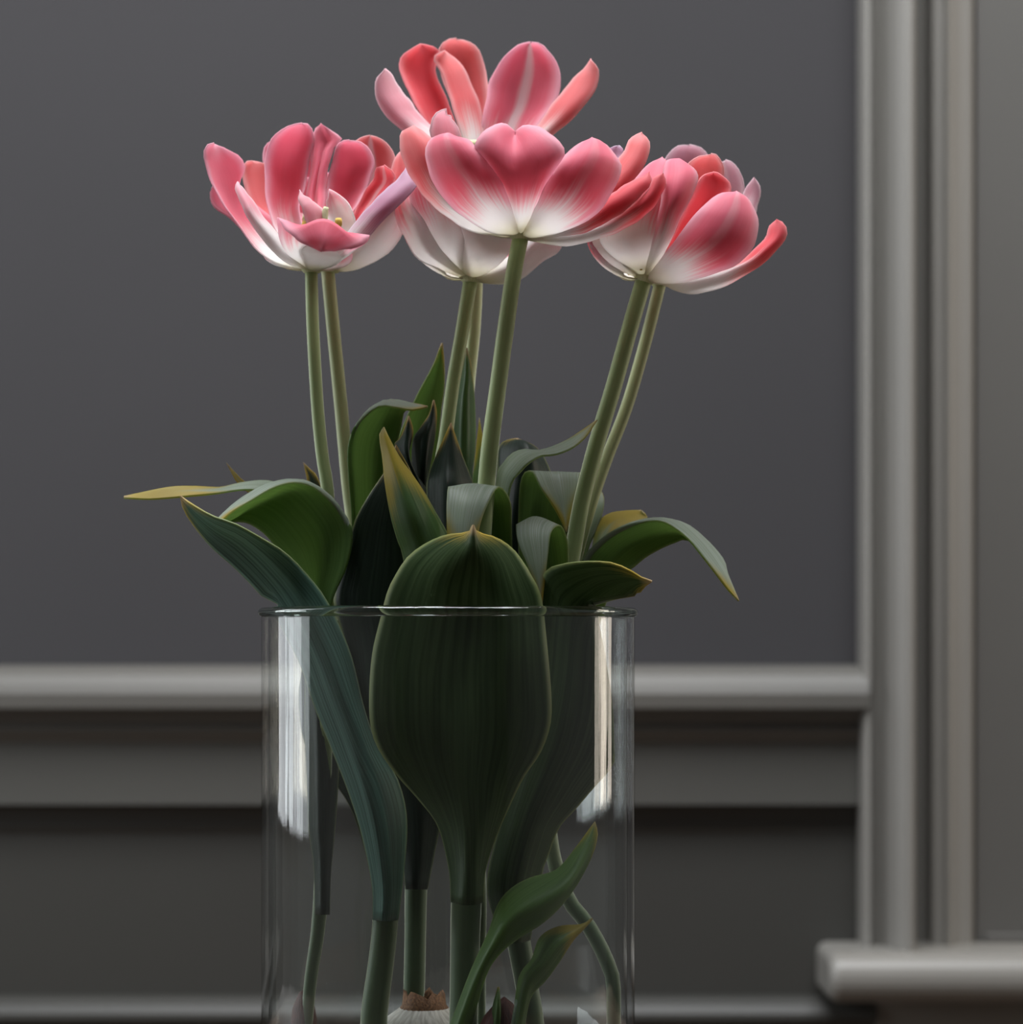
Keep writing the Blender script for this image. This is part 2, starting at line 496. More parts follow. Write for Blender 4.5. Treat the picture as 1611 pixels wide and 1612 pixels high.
# ------------------------------------------------------------------ the room
WY = 1.2                       # front face of the back wall
SW = (CAM_D + WY) / FPX        # metres in a picture pixel on the wall
def wz(y): return CAM_Z - (y - HOR) * SW
def wx(x): return (x - W / 2) * SW
XL, XR, YF, ZC = -1.6, 1.9, -2.6, 2.75
struct(box('floor', XL - .2, XR + .2, YF - .2, WY + .2, -0.1, 0.0, M_floor))
RX, RY = (-0.87, 0.87), (-0.62, 0.62)      # rooflight opening
struct(boxes('ceiling', [(XL - .2, RX[0], YF - .2, WY + .2, ZC, ZC + 0.1), (RX[1], XR + .2, YF - .2, WY + .2, ZC, ZC + 0.1),
                         (RX[0], RX[1], YF - .2, RY[0], ZC, ZC + 0.1), (RX[0], RX[1], RY[1], WY + .2, ZC, ZC + 0.1)], M_ceil))
w4 = bpy.data.objects.new('window_4', None); C.objects.link(w4); struct(w4); w4.location = (0, 0, ZC)
boxes('window_frame', [(RX[0], RX[0] + .05, RY[0], RY[1], ZC + .01, ZC + .04), (RX[1] - .05, RX[1], RY[0], RY[1], ZC + .01, ZC + .04),
                       (RX[0] + .05, RX[1] - .05, RY[0], RY[0] + .05, ZC + .01, ZC + .04), (RX[0] + .05, RX[1] - .05, RY[1] - .05, RY[1], ZC + .01, ZC + .04)], M_ceil, w4)
for k in (-1, 1):
    box('glazing_bar', k * .29 - .015, k * .29 + .015, RY[0] + .05, RY[1] - .05, ZC + .01, ZC + .035, M_ceil, w4)
wb = struct(box('wall_back', XL - .2, XR + .2, WY, WY + 0.15, 0, ZC, M_wall))
struct(box('wall_front', XL - .2, XR + .2, YF - 0.15, YF, 0, ZC, M_front))
def side_wall(name, x0, x1, y0, y1, z0, z1):
    return struct(boxes(name, [(x0, x1, YF - .15, y0, 0, ZC), (x0, x1, y1, WY + .15, 0, ZC), (x0, x1, y0, y1, 0, z0), (x0, x1, y0, y1, z1, ZC)], M_dim))
side_wall('wall_left', XL - .15, XL, 0.10, 1.10, 0.74, 2.56)
side_wall('wall_right', XR, XR + .15, 0.48, 1.12, 0.74, 2.56)
def side_window(name, x, y0, y1, z0, z1):
    w = bpy.data.objects.new(name, None); C.objects.link(w); struct(w); w.location = (x, (y0 + y1) / 2, z0)
    t = 0.05
    boxes('window_frame', [(x - .02, x + .02, y0, y0 + t, z0, z1), (x - .02, x + .02, y1 - t, y1, z0, z1), (x - .02, x + .02, y0 + t, y1 - t, z0, z0 + t), (x - .02, x + .02, y0 + t, y1 - t, z1 - t, z1)], M_trim, w)
    ym = (y0 + y1) / 2
    box('mullion', x - .018, x + .018, ym - .02, ym + .02, z0 + t, z1 - t, M_trim, w)
    for f in (1 / 3, 2 / 3):
        zz = z0 + (z1 - z0) * f
        box('glazing_bar', x - .012, x + .012, y0 + t, y1 - t, zz - .012, zz + .012, M_trim, w)
side_window('window_2', XL - 0.03, 0.10, 1.10, 0.74, 2.56)
side_window('window_3', XR + 0.03, 0.48, 1.12, 0.74, 2.56)

# chair rail, frieze board and panel of the wainscot on the back wall
def P(y, out): return (wz(y), WY - out)
X1 = wx(1356)
rail = [P(1047, -.001), P(1047, .012), P(1052, .022), P(1062, .031), P(1076, .038), P(1090, .041), P(1112, .040), P(1113, .036), P(1122, .026), P(1132, .018), P(1141, .015),
        P(1142, .018), P(1147, .0205), P(1152, .019), P(1154, .012), P(1168, .008), P(1168, -.001)]
rail = [(p, q - (.016 if q < WY else 0)) for p, q in rail]
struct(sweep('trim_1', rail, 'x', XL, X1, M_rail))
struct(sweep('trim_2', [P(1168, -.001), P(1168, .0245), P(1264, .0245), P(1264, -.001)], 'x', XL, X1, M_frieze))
cove = [P(1266, -.001), P(1266, .010), P(1272, .006), P(1284, .0045), P(1296, .004), P(1300, .0048), P(1306, .004), P(1312, .0016), P(1312, -.001)]
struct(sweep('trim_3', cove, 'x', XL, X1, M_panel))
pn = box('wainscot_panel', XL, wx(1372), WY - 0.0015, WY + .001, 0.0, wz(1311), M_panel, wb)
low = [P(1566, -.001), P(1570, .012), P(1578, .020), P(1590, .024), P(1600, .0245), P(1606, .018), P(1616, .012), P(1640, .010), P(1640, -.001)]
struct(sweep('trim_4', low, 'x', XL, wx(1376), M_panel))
struct(box('baseboard_back', XL, XR, WY - 0.02, WY + .001, 0, 0.18, M_trim))

# window of the back wall: casing, sill, apron and folded shutter
w1 = bpy.data.objects.new('window_1', None); C.objects.link(w1); struct(w1); w1.location = (wx(1500), WY, wz(1500))
def Q(x, out): return (wx(x), WY - out)
cas = [Q(1350, -.001), Q(1347, .038), Q(1351, .050), Q(1358, .052), Q(1362, .048), Q(1366, .038), Q(1372, .035), Q(1376, .038), Q(1379, .043), Q(1382, .042), Q(1384, .046),
       Q(1387, .064), Q(1394, .078), Q(1403, .086), Q(1413, .088), Q(1419, .082), Q(1421, .008), Q(1440, .002), Q(1456, .006), Q(1459, .034), Q(1467, .036), Q(1474, .037), Q(1478, .044), Q(1483, .047), Q(1488, .044),
       Q(1491, .033), Q(1506, .030), Q(1520, .029), Q(1527, .020), Q(1531, -.001)]
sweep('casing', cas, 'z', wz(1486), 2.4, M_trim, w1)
sh = box('shutter_panel', wx(1532), wx(1800), WY - 0.016, WY + .001, wz(1480), 2.4, M_shutter, w1)
box('shutter_rail', wx(1546), wx(1800), WY - 0.020, WY - .015, wz(1482), wz(1466), M_shutter, w1, 0.002)
sill_y0 = WY - 0.115
sill = [(wz(1480), WY + .001), (wz(1480), sill_y0 + .026)]
rr = (wz(1480) - wz(1556)) / 2
for k in range(1, 12):
    g = math.pi * k / 12
    sill.append(((wz(1480) + wz(1556)) / 2 + rr * math.cos(g), sill_y0 + .026 - .026 * math.sin(g) ** 0.8))
sill += [(wz(1556), sill_y0 + .026), (wz(1556), WY + .001)]
so = sweep('window_sill', sill, 'x', wx(1284), wx(1800), M_trim, w1)
b = so.modifiers.new('bevel', 'BEVEL'); b.width = 0.010; b.segments = 4; b.angle_limit = math.radians(60)
box('sill_apron', wx(1374), wx(1790), WY - 0.018, WY + .001, wz(1700), wz(1554), M_trim, w1, 0.002)

# ------------------------------------------------------------------ table and vase
tb = thing('console_table', 'narrow dark wooden table under the glass vase of tulips', 'table', (VX, -0.03, 0))
tz = V_BOT
box('table_top', VX - .45, VX + .45, -0.24, 0.165, tz - 0.03, tz, M_table, tb, 0.004)
box('table_apron', VX - .41, VX + .41, -0.205, 0.13, tz - 0.11, tz - 0.0295, M_table, tb)
for sx in (-1, 1):
    for yy in (-0.195, 0.09):
        x = VX + sx * 0.405
        box('leg', x - .02, x + .02, yy, yy + .04, 0, tz - 0.0295, M_table, tb, 0.003)

vase = thing('glass_vase', 'tall clear glass cylinder vase holding all the pink tulips', 'vase', (VX, 0, V_BOT))
t = 0.0035
prof = [(0.0, V_BOT), (VR - .006, V_BOT), (VR - .001, V_BOT + .003), (VR - .0002, V_BOT + .010), (VR, V_BOT + .02), (VR, V_BOT + .05), (VR, V_TOP - .0055), (VR, V_TOP - .005), (VR, V_TOP - .004),
        (VR - t, V_TOP - .004), (VR - t, V_TOP - .005), (VR - t, V_TOP - .0055), (VR - t, V_BOT + .05), (VR - t, V_BOT + .02), (VR - t - .002, V_BOT + .014), (VR - t - .008, V_BOT + .009), (0.0, V_BOT + .008)]
lathe('body', prof, (VX, 0, 0), M_glass, vase, 128, closed=False)
rp = []
for k in range(14):
    g = 2 * math.pi * k / 14
    rp.append((VR - t / 2 + .0034 * math.cos(g), V_TOP - .0022 + .0024 * math.sin(g)))
lathe('rim', rp, (VX, 0, 0), M_rim, vase, 160, closed=True)

# ------------------------------------------------------------------ tulips
def q3(d, t):
    """three depths (base, middle, tip) at share t"""
    a, b, c = d
    return a * (1 - t) * (1 - 2 * t) + b * 4 * t * (1 - t) + c * t * (2 * t - 1)
def curve(pts, d, d0):
    L = [0.0]
    for i in range(1, len(pts)):
        L.append(L[-1] + math.hypot(pts[i][0] - pts[i - 1][0], pts[i][1] - pts[i - 1][1]))
    return [(p[0], p[1], d0 + q3(d, l / L[-1])) for p, l in zip(pts, L)]
class Tulip:
    def __init__(s, label, base, d0):
        s.d0 = d0; s.base = base
        s.o = thing('tulip', label, 'tulip', (0, 0, 0), 'pink tulips in the glass vase')
        s.fl = None
    def flower(s, axis=(0, 0, 1), r=1.0):
        """flower: the seat of the petals with the pistil on it"""
        p = pt(s.base[0], s.base[1], s.d0)
        prof = [(0, -.002), (.0040 * r, -.0015), (.0060 * r, .001), (.0050 * r, .004), (.0034 * r, .006), (.0036 * r, .014), (.0034 * r, .022), (.0046 * r, .0235), (.004 * r, .026), (0, .0268)]
        s.fl = lathe('flower', prof, p, M_pistil, s.o, 16, False, axis=Vector(axis).normalized())
        for k in range(6):
            g = 2 * math.pi * k / 6 + .3
            c = p + Vector((.0095 * math.cos(g), .0095 * math.sin(g), .010))
            lathe('stamen', [(0, -.007), (.0006, -.007), (.0008, 0), (.0022, .001), (.0025, .006), (.0016, .011), (0, .0115)], c, M_yellow, s.fl, 8, False)
        return s
    def petal(s, L, R, dL, dR, bulge=0, tone='rose', white=.42, stripe=0, wave=0.6, M=None, dM=None, crease=0, power=.7, ruffle=.55):
        cs = [curve(L, dL, s.d0)]
        if M: cs.append(curve(M, dM, s.d0))
        cs.append(curve(R, dR, s.d0))
        return patch('petal', cs, petal_mat(tone, white, stripe), s.fl, .55, 16, 30, bulge, wave=wave, crease=crease, power=power, ruffle=ruffle)
    def cup(s, az, h, r, w, tone='rose', white=.4, stripe=0, lean=(0, 0)):
        """a petal of the cup on a side the others hide; az 90 = away from the window casing wall, sizes in px"""
        g = math.radians(az); K = CAM_D / FPX
        p0 = pt(s.base[0], s.base[1], s.d0); V, UV, F = [], [], []
        nu, nv = 12, 22
        rad = Vector((math.cos(g), math.sin(g), 0)); tan = Vector((-math.sin(g), math.cos(g), 0))
        for j in range(nv + 1):
            t = j / nv
            rr = r * (math.sin(min(1, t * 1.35) * math.pi / 2) ** .8) * (1 - .05 * max(0, t - .75)) + 6
            zz = h * (t ** 1.5)
            ww = w * (math.sin(math.pi * min(1, t * .86 + .02)) ** .6) * (1 if t < .9 else math.sqrt(max(0.02, 1 - ((t - .9) / .1) ** 2)))
            for i in range(nu + 1):
                u = i / nu * 2 - 1
                ang = u * ww / max(rr, w * .55)
                c = rad * (rr * math.cos(ang)) + tan * (max(rr, w * .55) * math.sin(ang)) + Vector((lean[0] * t, lean[1] * t, zz))
                V.append(p0 + c * K); UV.append((i / nu, t))
        k = nu + 1
        for j in range(nv):
            for i in range(nu):
                F.append((j * k + i, j * k + i + 1, (j + 1) * k + i + 1, (j + 1) * k + i))
        o = link_mesh('petal', V, F, petal_mat(tone, white, stripe), s.fl, UV)
        m = o.modifiers.new('thickness', 'SOLIDIFY'); m.thickness = .55 * MM; m.offset = 0
        return o
    def stem(s, path, mat=None):
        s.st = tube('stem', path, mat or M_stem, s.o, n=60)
        return s.st
    def leaf(s, curves, yellow=.93, tone='mid', bulge=0, thick=.9, nv=44, nu=14, wave=0, crease=0, inside=2, back='grey'):
        return patch('leaf', curves, leaf_mat(yellow, tone), s.o, thick, nu, nv, bulge, inside=inside, wave=wave, crease=crease, back=leaf_mat(yellow, back))
    def bulb(s, x, y, d, r, mat, h=1.3, collar=None):
        K = CAM_D / FPX; p = pt(x, y, d)
        h = min(h, (p.z - V_BOT - .0085) / (1.6 * r * K))
        prof = [(0, -h * r * K * 1.6), (r * K * .55, -h * r * K * 1.5), (r * K * .95, -h * r * K * 1.0), (r * K, -h * r * K * .75), (r * K * .85, -h * r * K * .4), (r * K * .5, -h * r * K * .12), (r * K * .34, 0), (0, .001)]
        p = keep_in(p, r * K + .001)
        bo = lathe('bulb', prof, p, mat, s.o, 24, False, wobble=.06)
        if collar:
            V, UV, F = [], [], []
            n = 28
            for k in range(n):
                g = 2 * math.pi * k / n
                for e, (rad, z) in enumerate(((.62, -.30), (.45, -.05), (.42, .10 + .22 * random.random()))):
                    V.append(p + Vector((r * K * rad * math.cos(g), r * K * rad * math.sin(g), h * r * K * z))); UV.append((k / n, e / 2))
            for k in range(n):
                for e in range(2):
                    a = k * 3 + e; b_ = ((k + 1) % n) * 3 + e
                    F.append((a, b_, b_ + 1, a + 1))
            o = link_mesh('torn_skin', V, F, collar, bo, UV)
            m = o.modifiers.new('thickness', 'SOLIDIFY'); m.thickness = .0006
        return bo
def d3(pts, *d):
    """give a traced edge its depths (spread evenly over the points)"""
    n = len(pts)
    out = []
    for i, p in enumerate(pts):
        f = i / (n - 1) * (len(d) - 1); k = min(int(f), len(d) - 2); f -= k
        out.append((p[0], p[1], d[k] * (1 - f) + d[k + 1] * f))
    return out

# ---- tulip D: the tallest, at the back
T = Tulip('tallest pink tulip, its flower standing above all the others', (748, 305), 60)
T.flower()
T.petal([(740, 305), (680, 235), (630, 204), (607, 181), (591, 152), (591, 126), (607, 109)], [(746, 303), (705, 225), (672, 191), (646, 162), (620, 123), (607, 109)], (0, -14, -20), (0, 6, -14), -8, 'pale', .50, 0)
T.petal([(742, 305), (690, 225), (656, 168), (636, 129), (629, 100), (638, 82), (662, 69)], [(750, 300), (725, 215), (701, 152), (686, 113), (689, 90), (688, 76), (662, 69)], (0, 14, 26), (0, 30, 32), 10, 'red', .40, 0)
T.petal([(745, 305), (730, 225), (706, 150), (694, 112), (684, 90), (700, 80)], [(755, 303), (762, 220), (757, 170), (741, 130), (722, 97), (700, 80)], (0, 4, 8), (0, 24, 26), -3, 'salmon', .48, 0)
T.petal([(746, 303), (722, 200), (700, 130), (690, 85), (700, 66), (718, 62)], [(756, 303), (768, 200), (767, 130), (761, 97), (753, 76), (735, 64), (718, 62)], (0, 36, 44), (0, 36, 44), 10, 'salmon', .45, 0)
T.petal([(744, 306), (752, 230), (765, 165), (771, 126), (789, 97), (815, 71), (836, 66)], [(760, 304), (820, 230), (865, 175), (880, 149), (883, 126), (875, 97), (857, 72), (836, 66)], (0, 24, 34), (0, 16, 24), 14, 'rose', .40, .8)
T.petal([(750, 305), (830, 218), (867, 170), (886, 144), (920, 105), (930, 93)], [(756, 306), (830, 245), (875, 209), (907, 181), (938, 142), (944, 110), (930, 93)], (0, 8, 6), (0, -4, -6), -6, 'salmon', .50, 0)
for az, h, r, w in ((-75, 55, 70, 60), (-150, 55, 70, 60), (-20, 55, 70, 60)):
    T.cup(az, h, r, w, 'pale', .8)
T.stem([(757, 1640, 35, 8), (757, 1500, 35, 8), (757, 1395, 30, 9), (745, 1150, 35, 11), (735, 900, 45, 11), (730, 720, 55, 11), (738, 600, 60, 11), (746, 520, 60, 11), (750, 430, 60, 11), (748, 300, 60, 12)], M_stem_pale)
T.leaf([d3([(735, 1150), (712, 900), (702, 760), (706, 690), (713, 640), (722, 603), (735, 548)], 20, 40, 40), d3([(748, 1150), (738, 900), (733, 760), (732, 690), (733, 630), (736, 590), (735, 548)], 12, 22, 34), d3([(765, 1150), (752, 900), (743, 755), (746, 722), (748, 680), (746, 625), (742, 585), (735, 548)], 20, 40, 40)], .97, 'mid')
T.leaf([d3([(752, 1000), (742, 800), (748, 720), (755, 657)], 50, 62, 70), d3([(772, 1000), (770, 800), (765, 720), (755, 657)], 50, 62, 70)], .80, 'mid')
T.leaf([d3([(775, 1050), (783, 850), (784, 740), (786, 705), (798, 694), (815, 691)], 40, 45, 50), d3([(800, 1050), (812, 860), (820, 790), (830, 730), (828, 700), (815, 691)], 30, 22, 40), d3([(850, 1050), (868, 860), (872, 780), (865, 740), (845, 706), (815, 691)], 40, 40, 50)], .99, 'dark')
T.bulb(757, 1640, 35, 55, M_bulb)

# ---- tulip C: behind the front flower
T = Tulip('tulip whose white cup hangs half hidden behind the front flower', (742, 440), 18)
T.flower()
T.petal([(738, 441), (685, 421), (656, 405), (636, 371), (622, 332), (628, 295), (640, 262)], [(742, 437), (700, 385), (680, 345), (662, 310), (655, 285), (640, 262)], (0, -6, 4), (0, -24, -2), -10, 'rose', .62, 0)
T.petal([(740, 441), (690, 400), (662, 350), (645, 305), (655, 265), (680, 250)], [(745, 438), (735, 390), (722, 345), (712, 300), (700, 265), (680, 250)], (0, -22, -20), (0, -38, -26), -8, 'rose', .62, .5)
T.petal([(739, 441), (722, 410), (722, 360), (725, 300), (745, 260), (780, 248)], [(748, 440), (790, 412), (815, 375), (830, 330), (825, 280), (780, 248)], (0, -34, -24), (0, -34, -24), -10, 'pale', .66, .6)
T.petal([(744, 438), (800, 405), (830, 360), (845, 310), (840, 270), (820, 262)], [(744, 443), (789, 447), (822, 438), (854, 412), (884, 389), (885, 340), (860, 290), (820, 262)], (0, 0, 2), (0, 4, 6), -14, 'pale', .74, 0)
for az, h, r, w in ((90, 175, 110, 90), (40, 170, 110, 80), (145, 172, 108, 85)):
    T.cup(az, h, r, w, 'rose', .45)
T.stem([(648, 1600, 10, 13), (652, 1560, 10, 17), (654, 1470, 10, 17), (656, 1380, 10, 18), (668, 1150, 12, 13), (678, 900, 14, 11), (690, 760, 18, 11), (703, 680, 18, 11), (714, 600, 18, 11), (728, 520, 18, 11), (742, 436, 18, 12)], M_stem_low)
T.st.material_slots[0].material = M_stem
# dark leaf that wraps the stem low down
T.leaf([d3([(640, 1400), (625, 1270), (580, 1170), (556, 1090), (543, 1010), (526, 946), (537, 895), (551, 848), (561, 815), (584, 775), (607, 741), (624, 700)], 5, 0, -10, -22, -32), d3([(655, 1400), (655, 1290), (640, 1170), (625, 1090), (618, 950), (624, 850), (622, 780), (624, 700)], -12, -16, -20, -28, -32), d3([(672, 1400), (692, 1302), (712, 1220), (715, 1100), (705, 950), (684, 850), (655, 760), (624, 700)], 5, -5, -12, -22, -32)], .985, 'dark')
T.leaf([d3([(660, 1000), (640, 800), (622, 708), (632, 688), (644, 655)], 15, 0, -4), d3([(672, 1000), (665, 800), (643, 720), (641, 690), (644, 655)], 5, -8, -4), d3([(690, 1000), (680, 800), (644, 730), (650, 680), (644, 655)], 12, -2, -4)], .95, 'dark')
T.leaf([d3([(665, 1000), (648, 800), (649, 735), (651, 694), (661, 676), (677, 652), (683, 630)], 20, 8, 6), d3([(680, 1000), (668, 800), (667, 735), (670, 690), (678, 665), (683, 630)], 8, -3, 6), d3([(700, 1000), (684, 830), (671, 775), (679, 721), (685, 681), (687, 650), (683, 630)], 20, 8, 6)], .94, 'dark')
T.leaf([d3([(640, 1000), (615, 820), (620, 720), (638, 664), (653, 631), (663, 611), (683, 574), (696, 540)], 35, 40, 45), d3([(690, 1000), (685, 800), (690, 700), (694, 647), (699, 611), (699, 574), (696, 540)], 35, 40, 45)], .975, 'fresh', bulge=7)
T.bulb(668, 1578, 8, 78, M_bulb, 1.0, M_rust)

# ---- back left tulip
T = Tulip('tulip half hidden behind the left flower with a folded inner petal', (521, 424), 35)
T.flower()
T.petal([(521, 424), (545, 350), (548, 280), (552, 235), (565, 218), (583, 213)], [(523, 424), (590, 370), (622, 300), (624, 255), (612, 228), (598, 216), (583, 213)], (0, 8, 10), (0, 0, 6), 6, 'salmon', .45, .8)
T.petal([(521, 422), (575, 370), (605, 310), (618, 260), (628, 240), (636, 236)], [(520, 428), (562, 424), (608, 400), (632, 370), (643, 330), (648, 280), (636, 236)], (0, -20, -10), (0, -4, -4), -10, 'salmon', .62, 0)
T.petal([(521, 424), (470, 380), (400, 330), (384, 285), (385, 258), (398, 253)], [(523, 424), (490, 360), (440, 310), (425, 275), (416, 256), (398, 253)], (0, 8, 10), (0, 26, 20), 6, 'salmon', .40, 0)
T.petal([(519, 427), (440, 405), (368, 350), (336, 325), (331, 302), (340, 290)], [(523, 424), (460, 370), (400, 320), (365, 292), (350, 284), (340, 290)], (0, 0, 0), (0, 10, 4), -4, 'rose', .45, 0)
T.petal([(521, 424), (460, 350), (425, 290), (413, 245), (420, 226), (440, 218)], [(523, 424), (520, 340), (510, 280), (495, 240), (470, 222), (440, 218)], (0, 24, 30), (0, 34, 34), 8, 'rose', .42, 0)
T.cup(90, 180, 115, 95, 'rose', .4)
T.stem([(588, 1640, -15, 21), (590, 1590, -15, 21), (602, 1500, -15, 20), (607, 1440, -14, 20), (604, 1390, -8, 18), (585, 1200, 10, 13), (570, 1000, 22, 11), (557, 835, 30, 11), (548, 760, 32, 11), (537, 640, 35, 11), (525, 520, 35, 11), (516, 425, 35, 11)], M_stem_pale)
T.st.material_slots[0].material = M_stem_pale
# wide leaf over the left rim
T.leaf([d3([(588, 1448), (587, 1395), (572, 1319), (551, 1251), (525, 1184), (496, 1112), (474, 1048), (445, 990), (421, 949), (395, 919), (368, 892), (334, 862), (311, 835), (291, 805), (284, 781)], -15, -22, -24, -26, -34, -44), d3([(606, 1450), (608, 1395), (598, 1310), (580, 1230), (556, 1150), (530, 1080), (502, 1010), (470, 940), (430, 890), (390, 855), (345, 832), (310, 808), (284, 781)], -34, -40, -42, -42, -48, -44), d3([(626, 1448), (634, 1383), (640, 1290), (625, 1226), (594, 1175), (572, 1112), (551, 1027), (515, 946), (482, 902), (448, 869), (415, 849), (371, 825), (334, 812), (301, 793), (284, 781)], -15, -24, -34, -46, -58, -44)], .985, 'blue')
T.leaf([d3([(533, 1050), (518, 960), (542, 892), (549, 842), (534, 808), (513, 783), (490, 766), (462, 760), (430, 768), (395, 788), (368, 804), (345, 824), (331, 832)], -20, -20, -19, -22, -34, -42, -42), d3([(535, 1050), (520, 960), (545, 890), (553, 838), (536, 803), (515, 778), (492, 762), (462, 756), (421, 763), (381, 784), (350, 810), (331, 832)], -20, -22, -20, -16, -16, -22, -42), d3([(515, 1050), (500, 950), (508, 880), (500, 820), (470, 785), (440, 780), (405, 795), (375, 812), (350, 825), (331, 832)], -16, -12, -10, -6, -8, -42), d3([(490, 1050), (480, 950), (455, 890), (425, 850), (405, 832), (385, 822), (362, 822), (345, 828), (331, 832)], -22, -18, -16, -12, -14, -42)], .93, 'grey', back='fresh')
T.leaf([d3([(520, 1000), (490, 860), (455, 775), (425, 758), (390, 759), (360, 765), (345, 768), (300, 766), (262, 768), (195, 782)], 25, 20, 10), d3([(500, 1000), (470, 860), (440, 790), (420, 775), (385, 771), (340, 777), (300, 781), (240, 786), (195, 784)], 15, 8, 8)], .70, 'grey')
T.leaf([d3([(549, 1050), (558, 850), (553, 755), (551, 716), (557, 684), (574, 658), (598, 640), (624, 642), (649, 646), (673, 641)], 20, 8, 6, 4, -2, -4), d3([(548, 1050), (556, 850), (551, 755), (549, 714), (555, 681), (572, 654), (596, 635), (618, 629), (648, 635), (673, 640)], 20, 6, 4, 6, 8, -4), d3([(572, 1050), (585, 850), (586, 755), (590, 695), (604, 660), (620, 645), (640, 641), (673, 640)], 28, 18, 16, 16, 10, -4), d3([(600, 1050), (612, 850), (616, 760), (622, 710), (631, 674), (634, 656), (638, 647), (650, 643), (673, 640)], 20, 10, 10, 12, 8, -4)], .95, 'fresh')
T.bulb(588, 1640, -15, 60, M_bulb)

# ---- left tulip
T = Tulip('left tulip with one front petal folded down over its cup', (491, 424), -5)
T.flower()
T.petal([(490, 426), (441, 416), (405, 394), (374, 352), (345, 312), (328, 272), (321, 242), (326, 228), (336, 226)], [(492, 420), (445, 388), (401, 350), (382, 318), (377, 290), (385, 262), (376, 245), (357, 234), (336, 226)], (0, -10, -8), (0, 26, 4), 8, 'rose', .42, 0, M=[(490, 425), (440, 406), (400, 372), (367, 330), (348, 290), (340, 256), (336, 226)], dM=(0, 8, -2))
T.petal([(488, 426), (452, 414), (420, 385), (392, 345), (376, 312), (371, 298), (375, 287)], [(492, 424), (462, 400), (436, 368), (418, 344), (396, 315), (384, 297), (375, 287)], (0, -28, -14), (0, -22, -14), -5, 'pale', .62, 0)
T.petal([(490, 422), (440, 370), (427, 342), (418, 301), (417, 259), (427, 221), (451, 200), (475, 194)], [(494, 422), (480, 370), (472, 330), (480, 292), (487, 254), (494, 222), (490, 200), (475, 194)], (0, 28, 34), (0, 36, 40), 12, 'rose', .40, 0)
T.petal([(492, 420), (478, 350), (484, 301), (489, 266), (494, 225), (495, 204), (505, 195)], [(495, 420), (508, 350), (512, 313), (514, 283), (525, 236), (538, 220), (522, 204), (505, 195)], (0, 38, 42), (0, 30, 36), -6, 'rose', .36, 0, crease=5)
T.petal([(493, 420), (505, 350), (512, 310), (516, 280), (522, 258), (534, 228), (550, 221)], [(496, 420), (540, 360), (560, 325), (578, 295), (588, 265), (586, 243), (571, 226), (550, 221)], (0, 30, 34), (0, 22, 30), 12, 'rose', .38, 0)
T.petal([(494, 421), (545, 365), (558, 335), (572, 306), (588, 280), (592, 264), (606, 260)], [(496, 423), (550, 375), (572, 344), (600, 312), (620, 290), (620, 270), (606, 260)], (0, 18, 16), (0, -2, 6), 8, 'red', .40, .5)
T.petal([(494, 422), (530, 385), (555, 356), (592, 315), (618, 289), (640, 264)], [(492, 428), (540, 408), (580, 374), (600, 352), (626, 325), (652, 297), (658, 283), (640, 264)], (0, -20, -14), (0, -26, -14), -5, 'lavender', .48, 0)
# the front petal, bent outwards so that its tip hangs
T.petal([(484, 427), (455, 402), (440, 375), (437, 343), (450, 362), (478, 385), (508, 395)], [(502, 427), (540, 405), (572, 385), (584, 370), (572, 385), (548, 393), (508, 395)], (0, -40, -52), (0, -40, -52), 0, 'rose', .50, 0, M=[(492, 428), (496, 405), (505, 375), (512, 346), (512, 352), (511, 375), (508, 395)], dM=(0, -44, -54), wave=0)
T.petal([(494, 418), (488, 380), (480, 342), (472, 318), (471, 299)], [(498, 418), (508, 380), (510, 345), (508, 330), (490, 316), (471, 299)], (0, -12, -8), (0, -4, -8), -3, 'pale', .45, 0)
T.petal([(496, 420), (515, 370), (514, 330), (519, 299)], [(500, 420), (545, 375), (560, 350), (550, 324), (536, 308), (519, 299)], (0, 6, 12), (0, -4, 8), 6, 'pale', .80, 0)
T.petal([(488, 427), (480, 415), (472, 395), (480, 372), (500, 352)], [(498, 428), (530, 415), (545, 395), (535, 370), (500, 352)], (0, -26, -36), (0, -26, -36), -8, 'pale', .95, 0)
T.cup(100, 75, 95, 80, 'rose', .5)
tube('stamen', [(511, 375, -10, 3.5), (512, 350, -12, 4), (512, 335, -12, 5), (514, 326, -12, 4)], M_pistil, T.fl, 8, 10)
tube('stamen', [(528, 385, -8, 2), (532, 362, -12, 3), (533, 352, -14, 6), (533, 344, -14, 5)], M_yellow, T.fl, 8, 10)
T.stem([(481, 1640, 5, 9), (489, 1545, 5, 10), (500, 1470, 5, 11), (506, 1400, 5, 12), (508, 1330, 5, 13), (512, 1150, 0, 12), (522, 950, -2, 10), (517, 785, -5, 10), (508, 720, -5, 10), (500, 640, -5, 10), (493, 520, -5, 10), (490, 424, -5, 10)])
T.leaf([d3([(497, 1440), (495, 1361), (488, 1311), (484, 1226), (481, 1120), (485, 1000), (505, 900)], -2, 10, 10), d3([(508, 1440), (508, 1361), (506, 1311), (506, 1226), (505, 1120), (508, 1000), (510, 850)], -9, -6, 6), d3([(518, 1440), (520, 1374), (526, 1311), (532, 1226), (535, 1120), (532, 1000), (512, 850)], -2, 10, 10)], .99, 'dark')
T.leaf([d3([(590, 1420), (575, 1340), (551, 1270), (520, 1225), (481, 1175), (470, 1100), (475, 1000), (430, 800), (384, 758), (356, 728)], 20, 25, 30, 40), d3([(612, 1420), (605, 1330), (590, 1250), (560, 1180), (530, 1100), (520, 1000), (450, 820), (382, 770), (356, 728)], 20, 25, 30, 40)], .90, 'dark')
